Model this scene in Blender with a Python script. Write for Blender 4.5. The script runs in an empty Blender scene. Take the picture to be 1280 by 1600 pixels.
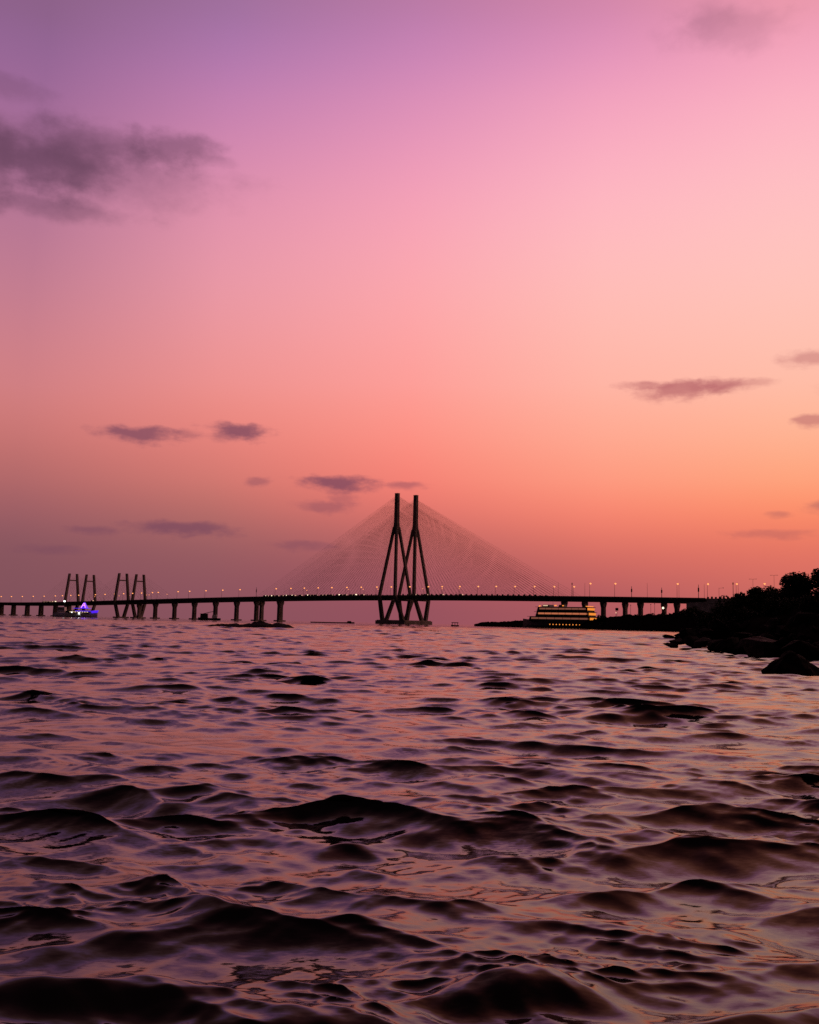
import bpy, math, random
import numpy as np
from mathutils import Vector, Matrix

C = bpy.context.scene.collection
S = bpy.context.scene
R = math.radians
random.seed(7)

# ------------------------------------------------------------------ camera
CAM_H = 1.05
FPX = 1556.0                       # focal length in pixels of the 1280x1600 photograph
PITCH = math.atan((974 - 800) / FPX)
ROLL = R(1.25)
f0 = Vector((0, math.cos(PITCH), math.sin(PITCH)))
u0 = Vector((0, -math.sin(PITCH), math.cos(PITCH)))
r0 = Vector((1, 0, 0))
CR = r0 * math.cos(ROLL) + u0 * math.sin(ROLL)
CU = u0 * math.cos(ROLL) - r0 * math.sin(ROLL)
CF = f0
CP = Vector((0, 0, CAM_H))
cam_data = bpy.data.cameras.new('camera')
cam_data.sensor_fit = 'VERTICAL'
cam_data.sensor_height = 36.0
cam_data.lens = FPX / 1600 * 36.0
cam_data.clip_start = 0.05
cam_data.clip_end = 60000
cam = bpy.data.objects.new('camera', cam_data)
C.objects.link(cam)
cam.matrix_world = Matrix(((CR.x, CU.x, -CF.x, CP.x), (CR.y, CU.y, -CF.y, CP.y), (CR.z, CU.z, -CF.z, CP.z), (0, 0, 0, 1)))
S.camera = cam

def ray(px, py):
    return CF + CR * ((px - 640) / FPX) + CU * ((800 - py) / FPX)
def at(px, py, Y):                  # the point seen at a photo pixel, Y metres out
    d = ray(px, py)
    return CP + d * (Y / d.y)
def on_water(px, py, z=0.0):
    d = ray(px, py)
    return CP + d * ((z - CAM_H) / d.z)
def azel(px, py):
    d = ray(px, py).normalized()
    return math.degrees(math.atan2(d.x, d.y)), math.degrees(math.asin(d.z))

S.view_settings.view_transform = 'Standard'
S.view_settings.look = 'None'
S.view_settings.exposure = 0
S.view_settings.gamma = 1
S.render.film_transparent = False
S.cycles.use_denoising = False
S.cycles.max_bounces = 5
S.cycles.sample_clamp_indirect = 4

# ------------------------------------------------------------------ sky
def lin(c):
    return tuple(((v / 255) / 12.92 if v / 255 <= 0.04045 else ((v / 255 + 0.055) / 1.055) ** 2.4) for v in c) + (1,)

world = bpy.data.worlds.new('World')
S.world = world
world.use_nodes = True
nt = world.node_tree
nt.nodes.clear()
def N(t, **kw):
    n = nt.nodes.new(t)
    for k, v in kw.items():
        setattr(n, k, v)
    return n
def L(a, b):
    nt.links.new(a, b)
def val(sock, v):
    if hasattr(v, 'is_linked') or hasattr(v, 'links'):
        L(v, sock)
    else:
        sock.default_value = v
def M(op, a, b=0.0, c=None):
    n = N('ShaderNodeMath', operation=op)
    val(n.inputs[0], a); val(n.inputs[1], b)
    if c is not None: val(n.inputs[2], c)
    return n.outputs[0]
def SM(v, lo, hi, a=0.0, b=1.0, mode='SMOOTHSTEP'):
    n = N('ShaderNodeMapRange', interpolation_type=mode)
    val(n.inputs[0], v)
    for i, q in enumerate((lo, hi, a, b)): n.inputs[i + 1].default_value = q
    return n.outputs[0]
def MIX(f, a, b):
    n = N('ShaderNodeMix', data_type='RGBA')
    val(n.inputs[0], f); val(n.inputs[6], a); val(n.inputs[7], b)
    return n.outputs[2]

tc = N('ShaderNodeTexCoord')
sep = N('ShaderNodeSeparateXYZ'); L(tc.outputs['Generated'], sep.inputs[0])
AZ = M('MULTIPLY', M('ARCTAN2', sep.outputs[0], sep.outputs[1]), 180 / math.pi)
EL = M('MULTIPLY', M('ARCSINE', sep.outputs[2]), 180 / math.pi)

ROWS = [20, 150, 300, 450, 600, 680, 750, 800, 850, 900, 950]
COLS = {
 40: [(142, 100, 148), (159, 106, 153), (179, 117, 149), (195, 126, 146), (213, 130, 131), (201, 117, 114), (176, 104, 105), (157, 95, 101), (136, 86, 95), (134, 84, 93), (128, 81, 91)],
 340: [(160, 114, 170), (194, 127, 177), (224, 145, 173), (234, 155, 168), (238, 146, 140), (231, 131, 123), (209, 120, 112), (183, 108, 104), (155, 95, 99), (145, 87, 95), (137, 83, 94)],
 640: [(186, 124, 179), (217, 142, 184), (245, 161, 185), (252, 170, 175), (254, 158, 151), (253, 146, 132), (246, 129, 116), (223, 116, 108), (184, 100, 100), (161, 86, 95), (149, 82, 94)],
 940: [(211, 136, 184), (243, 161, 190), (255, 183, 195), (255, 191, 185), (255, 181, 164), (255, 169, 145), (254, 154, 127), (249, 134, 112), (221, 115, 102), (196, 100, 97), (170, 90, 95)],
 1240: [(237, 154, 184), (253, 177, 195), (255, 193, 195), (255, 197, 187), (255, 189, 166), (255, 179, 146), (254, 163, 123), (254, 141, 105), (231, 119, 100), (215, 110, 98), (198, 102, 96)],
}
cols = []
for cx, cl in COLS.items():
    rp = N('ShaderNodeValToRGB')
    cr = rp.color_ramp
    cr.interpolation = 'B_SPLINE'
    stops = []
    up = {40: .58, 340: .61, 640: .66, 940: .68, 1240: .70}[cx]      # the glow reaches higher towards the sunken sun
    for py, c in zip(ROWS, cl):
        a, e = azel(cx, py)
        stops.append((max(e, 0) / 90, lin(c)))
    stops.append((0.0, lin(cl[-1])))
    top = cl[0]
    stops.append((39 / 90, lin((top[0] * .90, top[1] * .86, top[2] * .56))))
    stops.append((50 / 90, lin((top[0] * up, top[1] * up * .80, top[2] * up * .64))))
    stops.append((72 / 90, lin((36, 26, 31))))
    stops.append((1.0, lin((32, 25, 29))))
    stops.sort(key=lambda q: q[0])
    cr.elements[0].position = stops[0][0]; cr.elements[0].color = stops[0][1]
    cr.elements[1].position = stops[-1][0]; cr.elements[1].color = stops[-1][1]
    for p, c in stops[1:-1]:
        e = cr.elements.new(p); e.color = c
    L(M('DIVIDE', EL, 90.0), rp.inputs[0])
    cols.append((azel(cx, 600)[0], rp.outputs[0]))
sky = cols[0][1]
for (a0, _), (a1, c1) in zip(cols, cols[1:]):
    sky = MIX(SM(AZ, a0, a1, mode='LINEAR'), sky, c1)
# away from the afterglow the sky behind the viewer is already night-dim
AAZ = M('ABSOLUTE', M('SUBTRACT', AZ, 18.0))
sky = MIX(SM(AAZ, 48, 120), sky, lin((31, 24, 28)))

# clouds: soft dark stratocumulus at their own bearings in the sky
cmb = N('ShaderNodeCombineXYZ'); L(AZ, cmb.inputs[0]); L(M('MULTIPLY', EL, 1.0), cmb.inputs[1])
def noise(scale, detail, sx=1.0, sy=1.0, off=0.0, rough=.55):
    mp = N('ShaderNodeMapping'); L(cmb.outputs[0], mp.inputs[0])
    mp.inputs['Scale'].default_value = (sx, sy, 1); mp.inputs['Location'].default_value = (off, off * .37, 0)
    n = N('ShaderNodeTexNoise'); L(mp.outputs[0], n.inputs['Vector'])
    n.inputs['Scale'].default_value = scale; n.inputs['Detail'].default_value = detail; n.inputs['Roughness'].default_value = rough
    return n.outputs[0]
n_warp_x = noise(.55, 4, 1, 1.6, 3.1)
n_warp_y = noise(.55, 4, 1, 1.6, 41.7)
n_fine = noise(1.1, 6, .7, 1.7, 11.3, .62)
WX = M('MULTIPLY_ADD', M('SUBTRACT', n_warp_x, .5), 3.2, AZ)
WY = M('MULTIPLY_ADD', M('SUBTRACT', n_warp_y, .5), 1.15, EL)
n_soft = noise(.36, 6, 1, 1.5, 23.9, .6)
def cloud_layer(items, nf=None, k=1.5):
    nf = nf or n_fine
    tot = None
    for (px, py, hw, hh, op) in items:
        a, e = azel(px, py)
        ra = hw / FPX * 57.3; re = hh / FPX * 57.3
        w = min(1.0, hh / 18)                           # small clouds warp less
        X = M('MULTIPLY', M('SUBTRACT', M('ADD', M('MULTIPLY', M('SUBTRACT', WX, AZ), w), AZ), a), 1 / ra)
        Yq = M('MULTIPLY', M('SUBTRACT', M('ADD', M('MULTIPLY', M('SUBTRACT', WY, EL), w), EL), e), 1 / re)
        Yq = M('MULTIPLY', Yq, SM(Yq, -.3, .3, .72, 1.15))
        d = M('SQRT', M('ADD', M('MULTIPLY', X, X), M('MULTIPLY', Yq, Yq)))
        d = M('ADD', d, M('MULTIPLY', M('SUBTRACT', nf, .5), k))
        m = SM(d, 1.4, .3, 0, op)
        tot = m if tot is None else M('SUBTRACT', M('ADD', tot, m), M('MULTIPLY', tot, m))
    return tot
LIST_A = [(-60, 230, 130, 50, .5), (60, 228, 120, 44, .42), (150, 222, 95, 34, .44), (275, 228, 66, 24, .55), (335, 248, 40, 8, .25), (40, 248, 120, 28, .38), (150, 262, 200, 36, .3), (85, 322, 120, 14, .4),
          (10, 132, 55, 15, .28), (1140, 38, 90, 26, .2), (1100, 24, 50, 22, .14)]
LIST_B = [(1060, 606, 62, 13, .75), (1010, 601, 42, 6, .5), (1122, 600, 40, 12, .6), (1168, 597, 42, 6, .35), (1275, 556, 55, 11, .5), (1268, 656, 26, 8, .6), (1395, 600, 80, 14, .6)]
LIST_C = [(222, 676, 64, 11, .72), (292, 677, 24, 8, .25), (371, 670, 44, 12, .78), (352, 681, 30, 8, .35), (532, 753, 62, 11, .78), (630, 757, 36, 6, .45), (402, 752, 19, 7, .4), (512, 789, 48, 9, .4),
          (536, 778, 24, 7, .3), (285, 823, 80, 10, .62), (146, 827, 36, 6, .4), (470, 851, 52, 7, .35), (85, 857, 46, 7, .3), (-110, 700, 60, 10, .4), (1205, 833, 62, 6, .26), (1216, 803, 18, 5, .3), (1290, 790, 30, 9, .4)]
sky = MIX(cloud_layer(LIST_A, n_soft, 1.6), sky, lin((100, 66, 90)))
sky = MIX(cloud_layer(LIST_B), sky, lin((180, 98, 105)))
sky = MIX(cloud_layer(LIST_C), sky, lin((108, 66, 92)))
bg = N('ShaderNodeBackground'); L(sky, bg.inputs[0]); bg.inputs[1].default_value = 1.0
wo = N('ShaderNodeOutputWorld'); L(bg.outputs[0], wo.inputs[0])

# last of the afterglow, just under the horizon to the right
sun_d = bpy.data.lights.new('sun', 'SUN')
sun_d.energy = 0.06; sun_d.angle = R(15); sun_d.color = (1, .55, .4)
sun = bpy.data.objects.new('sun', sun_d); C.objects.link(sun)
sun.rotation_euler = Vector((math.sin(R(38)), math.cos(R(38)), math.tan(R(4)))).to_track_quat('Z', 'Y').to_euler()

# ------------------------------------------------------------------ materials
def mat(name, color, rough=.8, spec=.5, metal=0.0, emit=None, estr=0.0, mottle=0.0, mscale=1.0, bump=0.0, bscale=4.0, coord='Object'):
    m = bpy.data.materials.new(name); m.use_nodes = True
    t = m.node_tree; b = t.nodes['Principled BSDF']
    b.inputs['Base Color'].default_value = (*color, 1)
    b.inputs['Roughness'].default_value = rough
    b.inputs['Specular IOR Level'].default_value = spec
    b.inputs['Metallic'].default_value = metal
    if emit:
        b.inputs['Emission Color'].default_value = (*emit, 1); b.inputs['Emission Strength'].default_value = estr
    if mottle or bump:
        c = t.nodes.new('ShaderNodeTexCoord')
    if mottle:
        n = t.nodes.new('ShaderNodeTexNoise'); n.inputs['Scale'].default_value = mscale; n.inputs['Detail'].default_value = 6
        t.links.new(c.outputs[coord], n.inputs['Vector'])
        rp = t.nodes.new('ShaderNodeValToRGB')
        rp.color_ramp.elements[0].position = .3; rp.color_ramp.elements[1].position = .7
        rp.color_ramp.elements[0].color = (*[v * (1 - mottle) for v in color], 1)
        rp.color_ramp.elements[1].color = (*[min(1, v * (1 + mottle)) for v in color], 1)
        t.links.new(n.outputs[0], rp.inputs[0]); t.links.new(rp.outputs[0], b.inputs['Base Color'])
    if bump:
        n2 = t.nodes.new('ShaderNodeTexNoise'); n2.inputs['Scale'].default_value = bscale; n2.inputs['Detail'].default_value = 8
        t.links.new(c.outputs[coord], n2.inputs['Vector'])
        bp = t.nodes.new('ShaderNodeBump'); bp.inputs['Strength'].default_value = bump
        t.links.new(n2.outputs[0], bp.inputs['Height']); t.links.new(bp.outputs[0], b.inputs['Normal'])
    return m
M_CONC = mat('concrete', (.22, .19, .17), .9, .2, mottle=.3, mscale=.15)
M_PALE = mat('stained_concrete', (.36, .31, .28), .95, .15, mottle=.45, mscale=.25)
M_BRIGHTWALL = mat('brightened_wall', (.62, .55, .5), .95, .1, mottle=.4, mscale=.3)  # ramp wall concrete, colour lightened to make up for the weak light on it
M_CABLE = mat('cable_sheath', (.22, .17, .15), .6, .3)
M_STEEL = mat('dark_steel', (.06, .055, .055), .55, .4)
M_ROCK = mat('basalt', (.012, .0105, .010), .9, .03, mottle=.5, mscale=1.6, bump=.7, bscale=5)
M_LITROCK = mat('lit_rock', (.10, .085, .08), .85, .25, mottle=.45, mscale=2.0, bump=.6, bscale=5)  # highlights on lit rock faces, painted in as a paler basalt tone
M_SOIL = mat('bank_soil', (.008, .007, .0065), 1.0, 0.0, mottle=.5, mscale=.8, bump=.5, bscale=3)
M_LEAF = mat('leaves', (.03, .04, .02), .8, .12, mottle=.4, mscale=.8)
M_DRY = mat('dry_grass', (.11, .09, .06), .9, .1, mottle=.4, mscale=.6)
M_BARK = mat('bark', (.05, .04, .03), .9, .2)
M_SODIUM = mat('sodium_lamp', (.8, .6, .4), .4, emit=(1, .34, .11), estr=1.6)
M_SODIUM_DIM = mat('sodium_lamp_far', (.8, .6, .4), .4, emit=(1, .32, .14), estr=1.2)
M_HEAD = mat('headlight', (.9, .9, .8), .3, emit=(1, .74, .50), estr=2.2)
M_HEAD_DIM = mat('headlight_dim', (.9, .9, .8), .3, emit=(1, .55, .36), estr=1.0)
M_WHITE = mat('floodlight', (.9, .9, .9), .3, emit=(.95, 1, .95), estr=4)
M_CAR = mat('car_paint', (.08, .08, .09), .35, .5)
M_GLASS = mat('dark_glass', (.01, .01, .012), .1, .5)
M_RUBBER = mat('tyre_rubber', (.02, .02, .02), .9, .1)
M_HULL = mat('ship_hull', (.06, .055, .06), .5, .4, mottle=.2, mscale=.3)
M_SHIPW = mat('ship_white_paint', (.55, .5, .5), .5, .4, mottle=.1, mscale=.3)
M_DECKLIT = mat('lit_deck_gallery', (.6, .5, .4), .6, emit=(1, .29, .13), estr=.46)
M_DECKDIM = mat('dim_deck_gallery', (.5, .4, .4), .6, emit=(.9, .30, .19), estr=.20)
M_STERN = mat('lit_stern_lounge', (.6, .5, .3), .6, emit=(1, .29, .03), estr=.85)
M_BULB = mat('festoon_bulb', (.8, .6, .3), .4, emit=(1, .30, .045), estr=1.25)
M_VIOLET = mat('violet_neon', (.3, .1, .6), .4, emit=(.09, .02, 1.0), estr=.9)
M_VIOLETHOT = mat('violet_neon_core', (.5, .2, .8), .4, emit=(.62, .22, 1.0), estr=2.2)
M_BOATP = mat('boat_grey_paint', (.8, .74, .74), .6, .3, mottle=.2, mscale=.4)
M_WOOD = mat('tarred_wood', (.05, .04, .035), .8, .2, mottle=.3, mscale=.6)
M_WIN = mat('warm_window', (.6, .5, .4), .5, emit=(1, .68, .42), estr=.7)

# ------------------------------------------------------------------ mesh helpers
class MB:
    def __init__(s): s.v = []; s.f = []
    def add(s, vs, fs):
        b = len(s.v); s.v += [tuple(q) for q in vs]; s.f += [tuple(b + i for i in q) for q in fs]; return s
    def hexa(s, lo, hi):            # lo, hi: four points each, same winding
        return s.add(list(lo) + list(hi), [(3, 2, 1, 0), (4, 5, 6, 7), (0, 1, 5, 4), (1, 2, 6, 5), (2, 3, 7, 6), (3, 0, 4, 7)])
    def box(s, c, size, top=1.0, shift=(0, 0)):
        x, y, z = c; a, b, h = (q / 2 for q in size)
        lo = [(x - a, y - b, z - h), (x + a, y - b, z - h), (x + a, y + b, z - h), (x - a, y + b, z - h)]
        a *= top; b *= top; x += shift[0]; y += shift[1]
        hi = [(x - a, y - b, z + h), (x + a, y - b, z + h), (x + a, y + b, z + h), (x - a, y + b, z + h)]
        return s.hexa(lo, hi)
    def bar(s, p, q, w0, d0=None, w1=None, d1=None, ux=Vector((1, 0, 0)), uy=Vector((0, 1, 0))):
        # rectangular member from p to q with horizontal cross sections along ux, uy
        d0 = d0 or w0; w1 = w1 or w0; d1 = d1 or d0
        p = Vector(p); q = Vector(q)
        sec = lambda o, w, d: [o - ux * w / 2 - uy * d / 2, o + ux * w / 2 - uy * d / 2, o + ux * w / 2 + uy * d / 2, o - ux * w / 2 + uy * d / 2]
        return s.hexa(sec(p, w0, d0), sec(q, w1, d1))
    def tube(s, pts, rad, n=6, cap=True):
        pts = [Vector(p) for p in pts]
        rads = rad if isinstance(rad, (list, tuple)) else [rad] * len(pts)
        b = len(s.v)
        for i, p in enumerate(pts):
            d = (pts[min(i + 1, len(pts) - 1)] - pts[max(i - 1, 0)]).normalized()
            a = d.cross(Vector((0, 0, 1)) if abs(d.z) < .95 else Vector((1, 0, 0))).normalized(); c = d.cross(a)
            for k in range(n):
                t = 2 * math.pi * k / n
                s.v.append(tuple(p + (a * math.cos(t) + c * math.sin(t)) * rads[i]))
        for i in range(len(pts) - 1):
            for k in range(n):
                s.f.append((b + i * n + k, b + i * n + (k + 1) % n, b + (i + 1) * n + (k + 1) % n, b + (i + 1) * n + k))
        if cap:
            s.f.append(tuple(b + k for k in range(n))[::-1]); s.f.append(tuple(b + (len(pts) - 1) * n + k for k in range(n)))
        return s
    def ball(s, c, r, seg=8, rings=6, sq=(1, 1, 1)):
        b = len(s.v); c = Vector(c)
        for i in range(rings + 1):
            th = math.pi * i / rings
            for k in range(seg):
                p = 2 * math.pi * k / seg
                s.v.append((c.x + r * sq[0] * math.sin(th) * math.cos(p), c.y + r * sq[1] * math.sin(th) * math.sin(p), c.z + r * sq[2] * math.cos(th)))
        for i in range(rings):
            for k in range(seg):
                s.f.append((b + i * seg + k, b + (i + 1) * seg + k, b + (i + 1) * seg + (k + 1) % seg, b + i * seg + (k + 1) % seg))
        return s
    def loft(s, secs, cap=True):
        b = len(s.v); n = len(secs[0])
        for q in secs: s.v += [tuple(p) for p in q]
        for i in range(len(secs) - 1):
            for k in range(n):
                s.f.append((b + i * n + k, b + i * n + (k + 1) % n, b + (i + 1) * n + (k + 1) % n, b + (i + 1) * n + k))
        if cap:
            s.f.append(tuple(b + k for k in range(n))[::-1]); s.f.append(tuple(b + (len(secs) - 1) * n + k for k in range(n)))
        return s
    def build(s, name, m, parent=None, smooth=False):
        me = bpy.data.meshes.new(name)
        me.from_pydata(s.v, [], s.f); me.update()
        if smooth: me.polygons.foreach_set('use_smooth', [True] * len(me.polygons))
        me.materials.append(m)
        o = bpy.data.objects.new(name, me); C.objects.link(o)
        if parent: o.parent = parent
        return o
def tag(o, label=None, cat=None, group=None, kind=None):
    if label: o['label'] = label
    if cat: o['category'] = cat
    if group: o['group'] = group
    if kind: o['kind'] = kind
    return o
def thing(name, label, cat, loc=(0, 0, 0), rz=0.0, group=None):
    o = bpy.data.objects.new(name, None); C.objects.link(o)
    o.empty_display_size = .5
    o.location = loc; o.rotation_euler = (0, 0, rz)
    return tag(o, label, cat, group)
def copy_tree(o, parent=None):
    c = o.copy(); C.objects.link(c)
    if parent: c.parent = parent
    for ch in list(o.children): copy_tree(ch, c)
    return c
ORD = 'zeroth first second third fourth fifth sixth seventh eighth ninth tenth eleventh twelfth thirteenth fourteenth fifteenth sixteenth seventeenth eighteenth nineteenth twentieth'.split()
def nth(i):
    return ORD[i] if i <= 20 else 'twenty-' + ORD[i - 20] if i < 30 else 'thirtieth' if i == 30 else 'thirty-' + ORD[i - 30]

# ------------------------------------------------------------------ sea
def sea():
    rng = np.random.default_rng(33)
    # rings of distance, fine near the viewer; bearings fine across the view
    d = [0.7]
    while d[-1] < 330: d.append(d[-1] * 1.0042)
    while d[-1] < 22000: d.append(d[-1] * 1.02)
    d = np.array(d)
    az = np.concatenate([np.linspace(-180, -34, 60, endpoint=False), np.linspace(-34, -26, 60, endpoint=False), np.linspace(-26, 26, 1250, endpoint=False), np.linspace(26, 34, 60, endpoint=False), np.linspace(34, 180, 61)])
    A = np.radians(az)
    X = (d[:, None] * np.sin(A)[None, :]).astype(np.float32)
    Y = (d[:, None] * np.cos(A)[None, :]).astype(np.float32)
    rowsp = np.gradient(d).astype(np.float32)[:, None]
    DD = d.astype(np.float32)[:, None]
    H = np.zeros_like(X); DX = np.zeros_like(X); DY = np.zeros_like(X)
    grp = np.ones_like(X)
    for k in range(5):              # gusts and wave groups
        th = rng.uniform(0, 2 * math.pi); lam = rng.uniform(3.0, 9.0)
        grp += .13 * np.sin(2 * math.pi / lam * (X * math.cos(th) + Y * math.sin(th)) + rng.uniform(0, 6.28)).astype(np.float32)
    grp = np.clip(grp, .7, 1.35)
    main = math.radians(-96)        # travelling towards the viewer, a little from the right
    waves = []
    for k in range(12): waves.append((rng.uniform(2.2, 6.0), .0027, 30))
    for k in range(24): waves.append((rng.uniform(.9, 2.0), .0050, 40))
    for k in range(28): waves.append((rng.uniform(.42, .9), .0074, 48))
    for k in range(28): waves.append((rng.uniform(.17, .42), .0055, 58))
    for k in range(22): waves.append((rng.uniform(.05, .17), .0032, 66))
    for k in range(26): waves.append((rng.uniform(.035, .14), .0105, 42))
    paw = np.zeros_like(X)          # patches where the wind wrinkles the surface
    for k in range(7):
        th = rng.uniform(0, 2 * math.pi); lam = rng.uniform(.9, 3.2)
        paw += np.sin(2 * math.pi / lam * (X * math.cos(th) + Y * math.sin(th)) + rng.uniform(0, 6.28)).astype(np.float32)
    paw = .16 + np.clip((paw - .2) / 3.0, 0, 1) ** 1.2
    off = 1 + .25 * np.clip((DD - 20) / 40, 0, 1) + 1.9 * np.clip((DD - 60) / 60, 0, 1)        # rougher water offshore
    cp = on_water(1060, 1440)       # a choppier patch over the shoaling ground to the right
    chop_patch = 1 + 1.15 * np.exp(-((X - cp.x) / 1.1) ** 2 - ((Y - cp.y) / 1.5) ** 2).astype(np.float32)
    for lam, steep, spread in waves:
        th = main + math.radians(rng.normal(0, spread * .6))
        kx, ky = 2 * math.pi / lam * math.cos(th), 2 * math.pi / lam * math.sin(th)
        a = .73 * lam * steep * rng.uniform(.6, 1.4)
        fade = np.clip((lam / rowsp - 1.7) / 1.8, 0, 1)
        
        rows = np.nonzero(fade[:, 0] > 0)[0]
        if len(rows) == 0: continue
        q = slice(0, rows[-1] + 1)
        ph = X[q] * np.float32(kx) + Y[q] * np.float32(ky) + np.float32(rng.uniform(0, 6.28))
        amp = (a * fade[q]) * (paw[q] if steep == .0105 else grp[q] * off[q] if lam > .4 else grp[q] ** 1.5)
        if lam < 1.3: amp = amp * chop_patch[q]
        H[q] += amp * np.cos(ph)
        s_ = amp * np.sin(ph)
        ch = 1.9 if lam > .4 else 1.5
        if lam > .4: s_ = s_ / off[q]
        DX[q] -= ch * math.cos(th) * s_; DY[q] -= ch * math.sin(th) * s_
    # the few big lumps that stand up in front of the viewer
    for (px, py, wx, wy, hh) in HUMPS:
        p = on_water(px, py)
        u = (X - p.x) / wx; v = (Y - p.y) / wy
        sk = v + .25 * u * u - .15 * np.sin(u * 2.3)
        H += np.float32(hh * .62) * np.exp(-(u * u)) * np.exp(-np.where(sk < 0, (sk * 1.5) ** 2, (sk * .8) ** 2)).astype(np.float32)
    far = np.clip(DD / 30, 0, 1)
    X2 = X + DX; Y2 = Y + DY
    nr, nc = X.shape
    co = np.stack([X2, Y2, H], -1).reshape(-1, 3).astype(np.float32)
    i = np.arange(nr - 1)[:, None] * nc; j = np.arange(nc - 1)[None, :]
    a = (i + j).ravel()
    quads = np.stack([a, a + nc, a + nc + 1, a + 1], -1).astype(np.int32)
    nq = len(quads)
    me = bpy.data.meshes.new('sea')
    me.vertices.add(len(co)); me.vertices.foreach_set('co', co.ravel())
    me.loops.add(nq * 4); me.loops.foreach_set('vertex_index', quads.ravel())
    me.polygons.add(nq); me.polygons.foreach_set('loop_start', np.arange(nq, dtype=np.int32) * 4)
    me.polygons.foreach_set('loop_total', np.full(nq, 4, dtype=np.int32))
    me.polygons.foreach_set('use_smooth', np.ones(nq, dtype=bool))
    me.update(); me.validate()
    m = bpy.data.materials.new('sea_water'); m.use_nodes = True
    t = m.node_tree; b = t.nodes['Principled BSDF']
    b.inputs['Base Color'].default_value = (.008, .006, .006, 1)
    b.inputs['Roughness'].default_value = .08
    b.inputs['IOR'].default_value = 1.48
    g = t.nodes.new('ShaderNodeNewGeometry')
    acc = g.outputs['Normal']
    pn = t.nodes.new('ShaderNodeTexNoise'); pn.inputs['Scale'].default_value = .55; pn.inputs['Detail'].default_value = 3
    t.links.new(g.outputs['Position'], pn.inputs['Vector'])
    pr = t.nodes.new('ShaderNodeMapRange'); pr.interpolation_type = 'SMOOTHSTEP'     # cat's paws: patches of wind ripple
    pr.inputs[1].default_value = .45; pr.inputs[2].default_value = .68; pr.inputs[3].default_value = .42; pr.inputs[4].default_value = 1.0
    t.links.new(pn.outputs[0], pr.inputs[0])
    for sc_, det, k in ((13.0, 2, .055), (42.0, 3, .30)):     # capillary ripples finer than the mesh
        mp = t.nodes.new('ShaderNodeMapping'); mp.inputs['Scale'].default_value = (.55, 1.5, 1); mp.inputs['Rotation'].default_value = (0, 0, .25)
        t.links.new(g.outputs['Position'], mp.inputs[0])
        n = t.nodes.new('ShaderNodeTexNoise'); n.inputs['Scale'].default_value = sc_; n.inputs['Detail'].default_value = det; n.inputs['Distortion'].default_value = .4
        t.links.new(mp.outputs[0], n.inputs['Vector'])
        v1 = t.nodes.new('ShaderNodeVectorMath'); v1.operation = 'SUBTRACT'; v1.inputs[1].default_value = (.5, .5, .5)
        t.links.new(n.outputs['Color'], v1.inputs[0])
        vs = t.nodes.new('ShaderNodeVectorMath'); vs.operation = 'SCALE'
        t.links.new(v1.outputs[0], vs.inputs[0]); t.links.new(pr.outputs[0], vs.inputs['Scale'])
        v2 = t.nodes.new('ShaderNodeVectorMath'); v2.operation = 'MULTIPLY_ADD'; v2.inputs[1].default_value = (k * .6, k, 0)
        t.links.new(vs.outputs[0], v2.inputs[0]); t.links.new(acc, v2.inputs[2])
        acc = v2.outputs[0]
    v3 = t.nodes.new('ShaderNodeVectorMath'); v3.operation = 'NORMALIZE'
    t.links.new(acc, v3.inputs[0]); t.links.new(v3.outputs[0], b.inputs['Normal'])
    me.materials.append(m)
    o = bpy.data.objects.new('sea', me); C.objects.link(o)
    tag(o, kind='structure')
HUMPS = [  # photo pixel of the crest, half-width, half-depth, height (metres)
    (330, 1425, .16, .12, .05), (600, 1440, .18, .12, .05), (530, 1262, .42, .26, -.05), (130, 1560, .45, .13, .11), (470, 1590, .2, .08, .06), (330, 1440, .16, .1, .03), (810, 1545, .21, .085, .12), (1150, 1590, .2, .07, .05), (1120, 1285, .30, .18, .05),
]
sea()

# ------------------------------------------------------------------ the bridge: two carriageways side by side, receding to the left
ANG = R(37.7)
BD = Vector((math.cos(ANG), -math.sin(ANG), 0))      # along the bridge, towards the right-hand shore
BN = Vector((math.sin(ANG), math.cos(ANG), 0))       # across it, away from the viewer
B0 = at(631.3, 974, 1010); B0.z = 0
ROTB = -ANG
def gap(t):                         # offset of each carriageway from the middle line
    return 13.2 + (15.5 - 13.2) * min(1, max(0, (t + 450) / 200))
def on_bridge(px, py, off):
    d = ray(px, py)
    # B0 + BD t + BN off lies on the plan ray (d.x, d.y)
    o = B0 + BN * off
    t = (o.x * d.y - o.y * d.x) / (BD.y * d.x - BD.x * d.y)
    P = o + BD * t
    z = CAM_H + d.z * (P.y / d.y)
    return t, z
_prof = []
for px, py in [(0, 940.3), (60, 939.8), (130, 938.3), (205, 936.2), (270, 934.6), (330, 933), (400, 931.3), (480, 929.8), (560, 928.3), (640, 928.0), (720, 929), (800, 929.6), (870, 930.2), (960, 931.2), (1050, 932.0), (1100, 932.4)]:
    t_, z_ = on_bridge(px, py, -15.5 - 9)
    _prof.append((t_, z_))
_prof.sort()
PT = [p[0] for p in _prof]; PZ = [p[1] for p in _prof]
_fit = np.polyfit(PT, PZ, 4)
def ztop(t):
    t = min(max(t, -830), 330)
    return float(np.polyval(_fit, t))
def BP(t, off, z):
    return B0 + BD * t + BN * off + Vector((0, 0, z))

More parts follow.
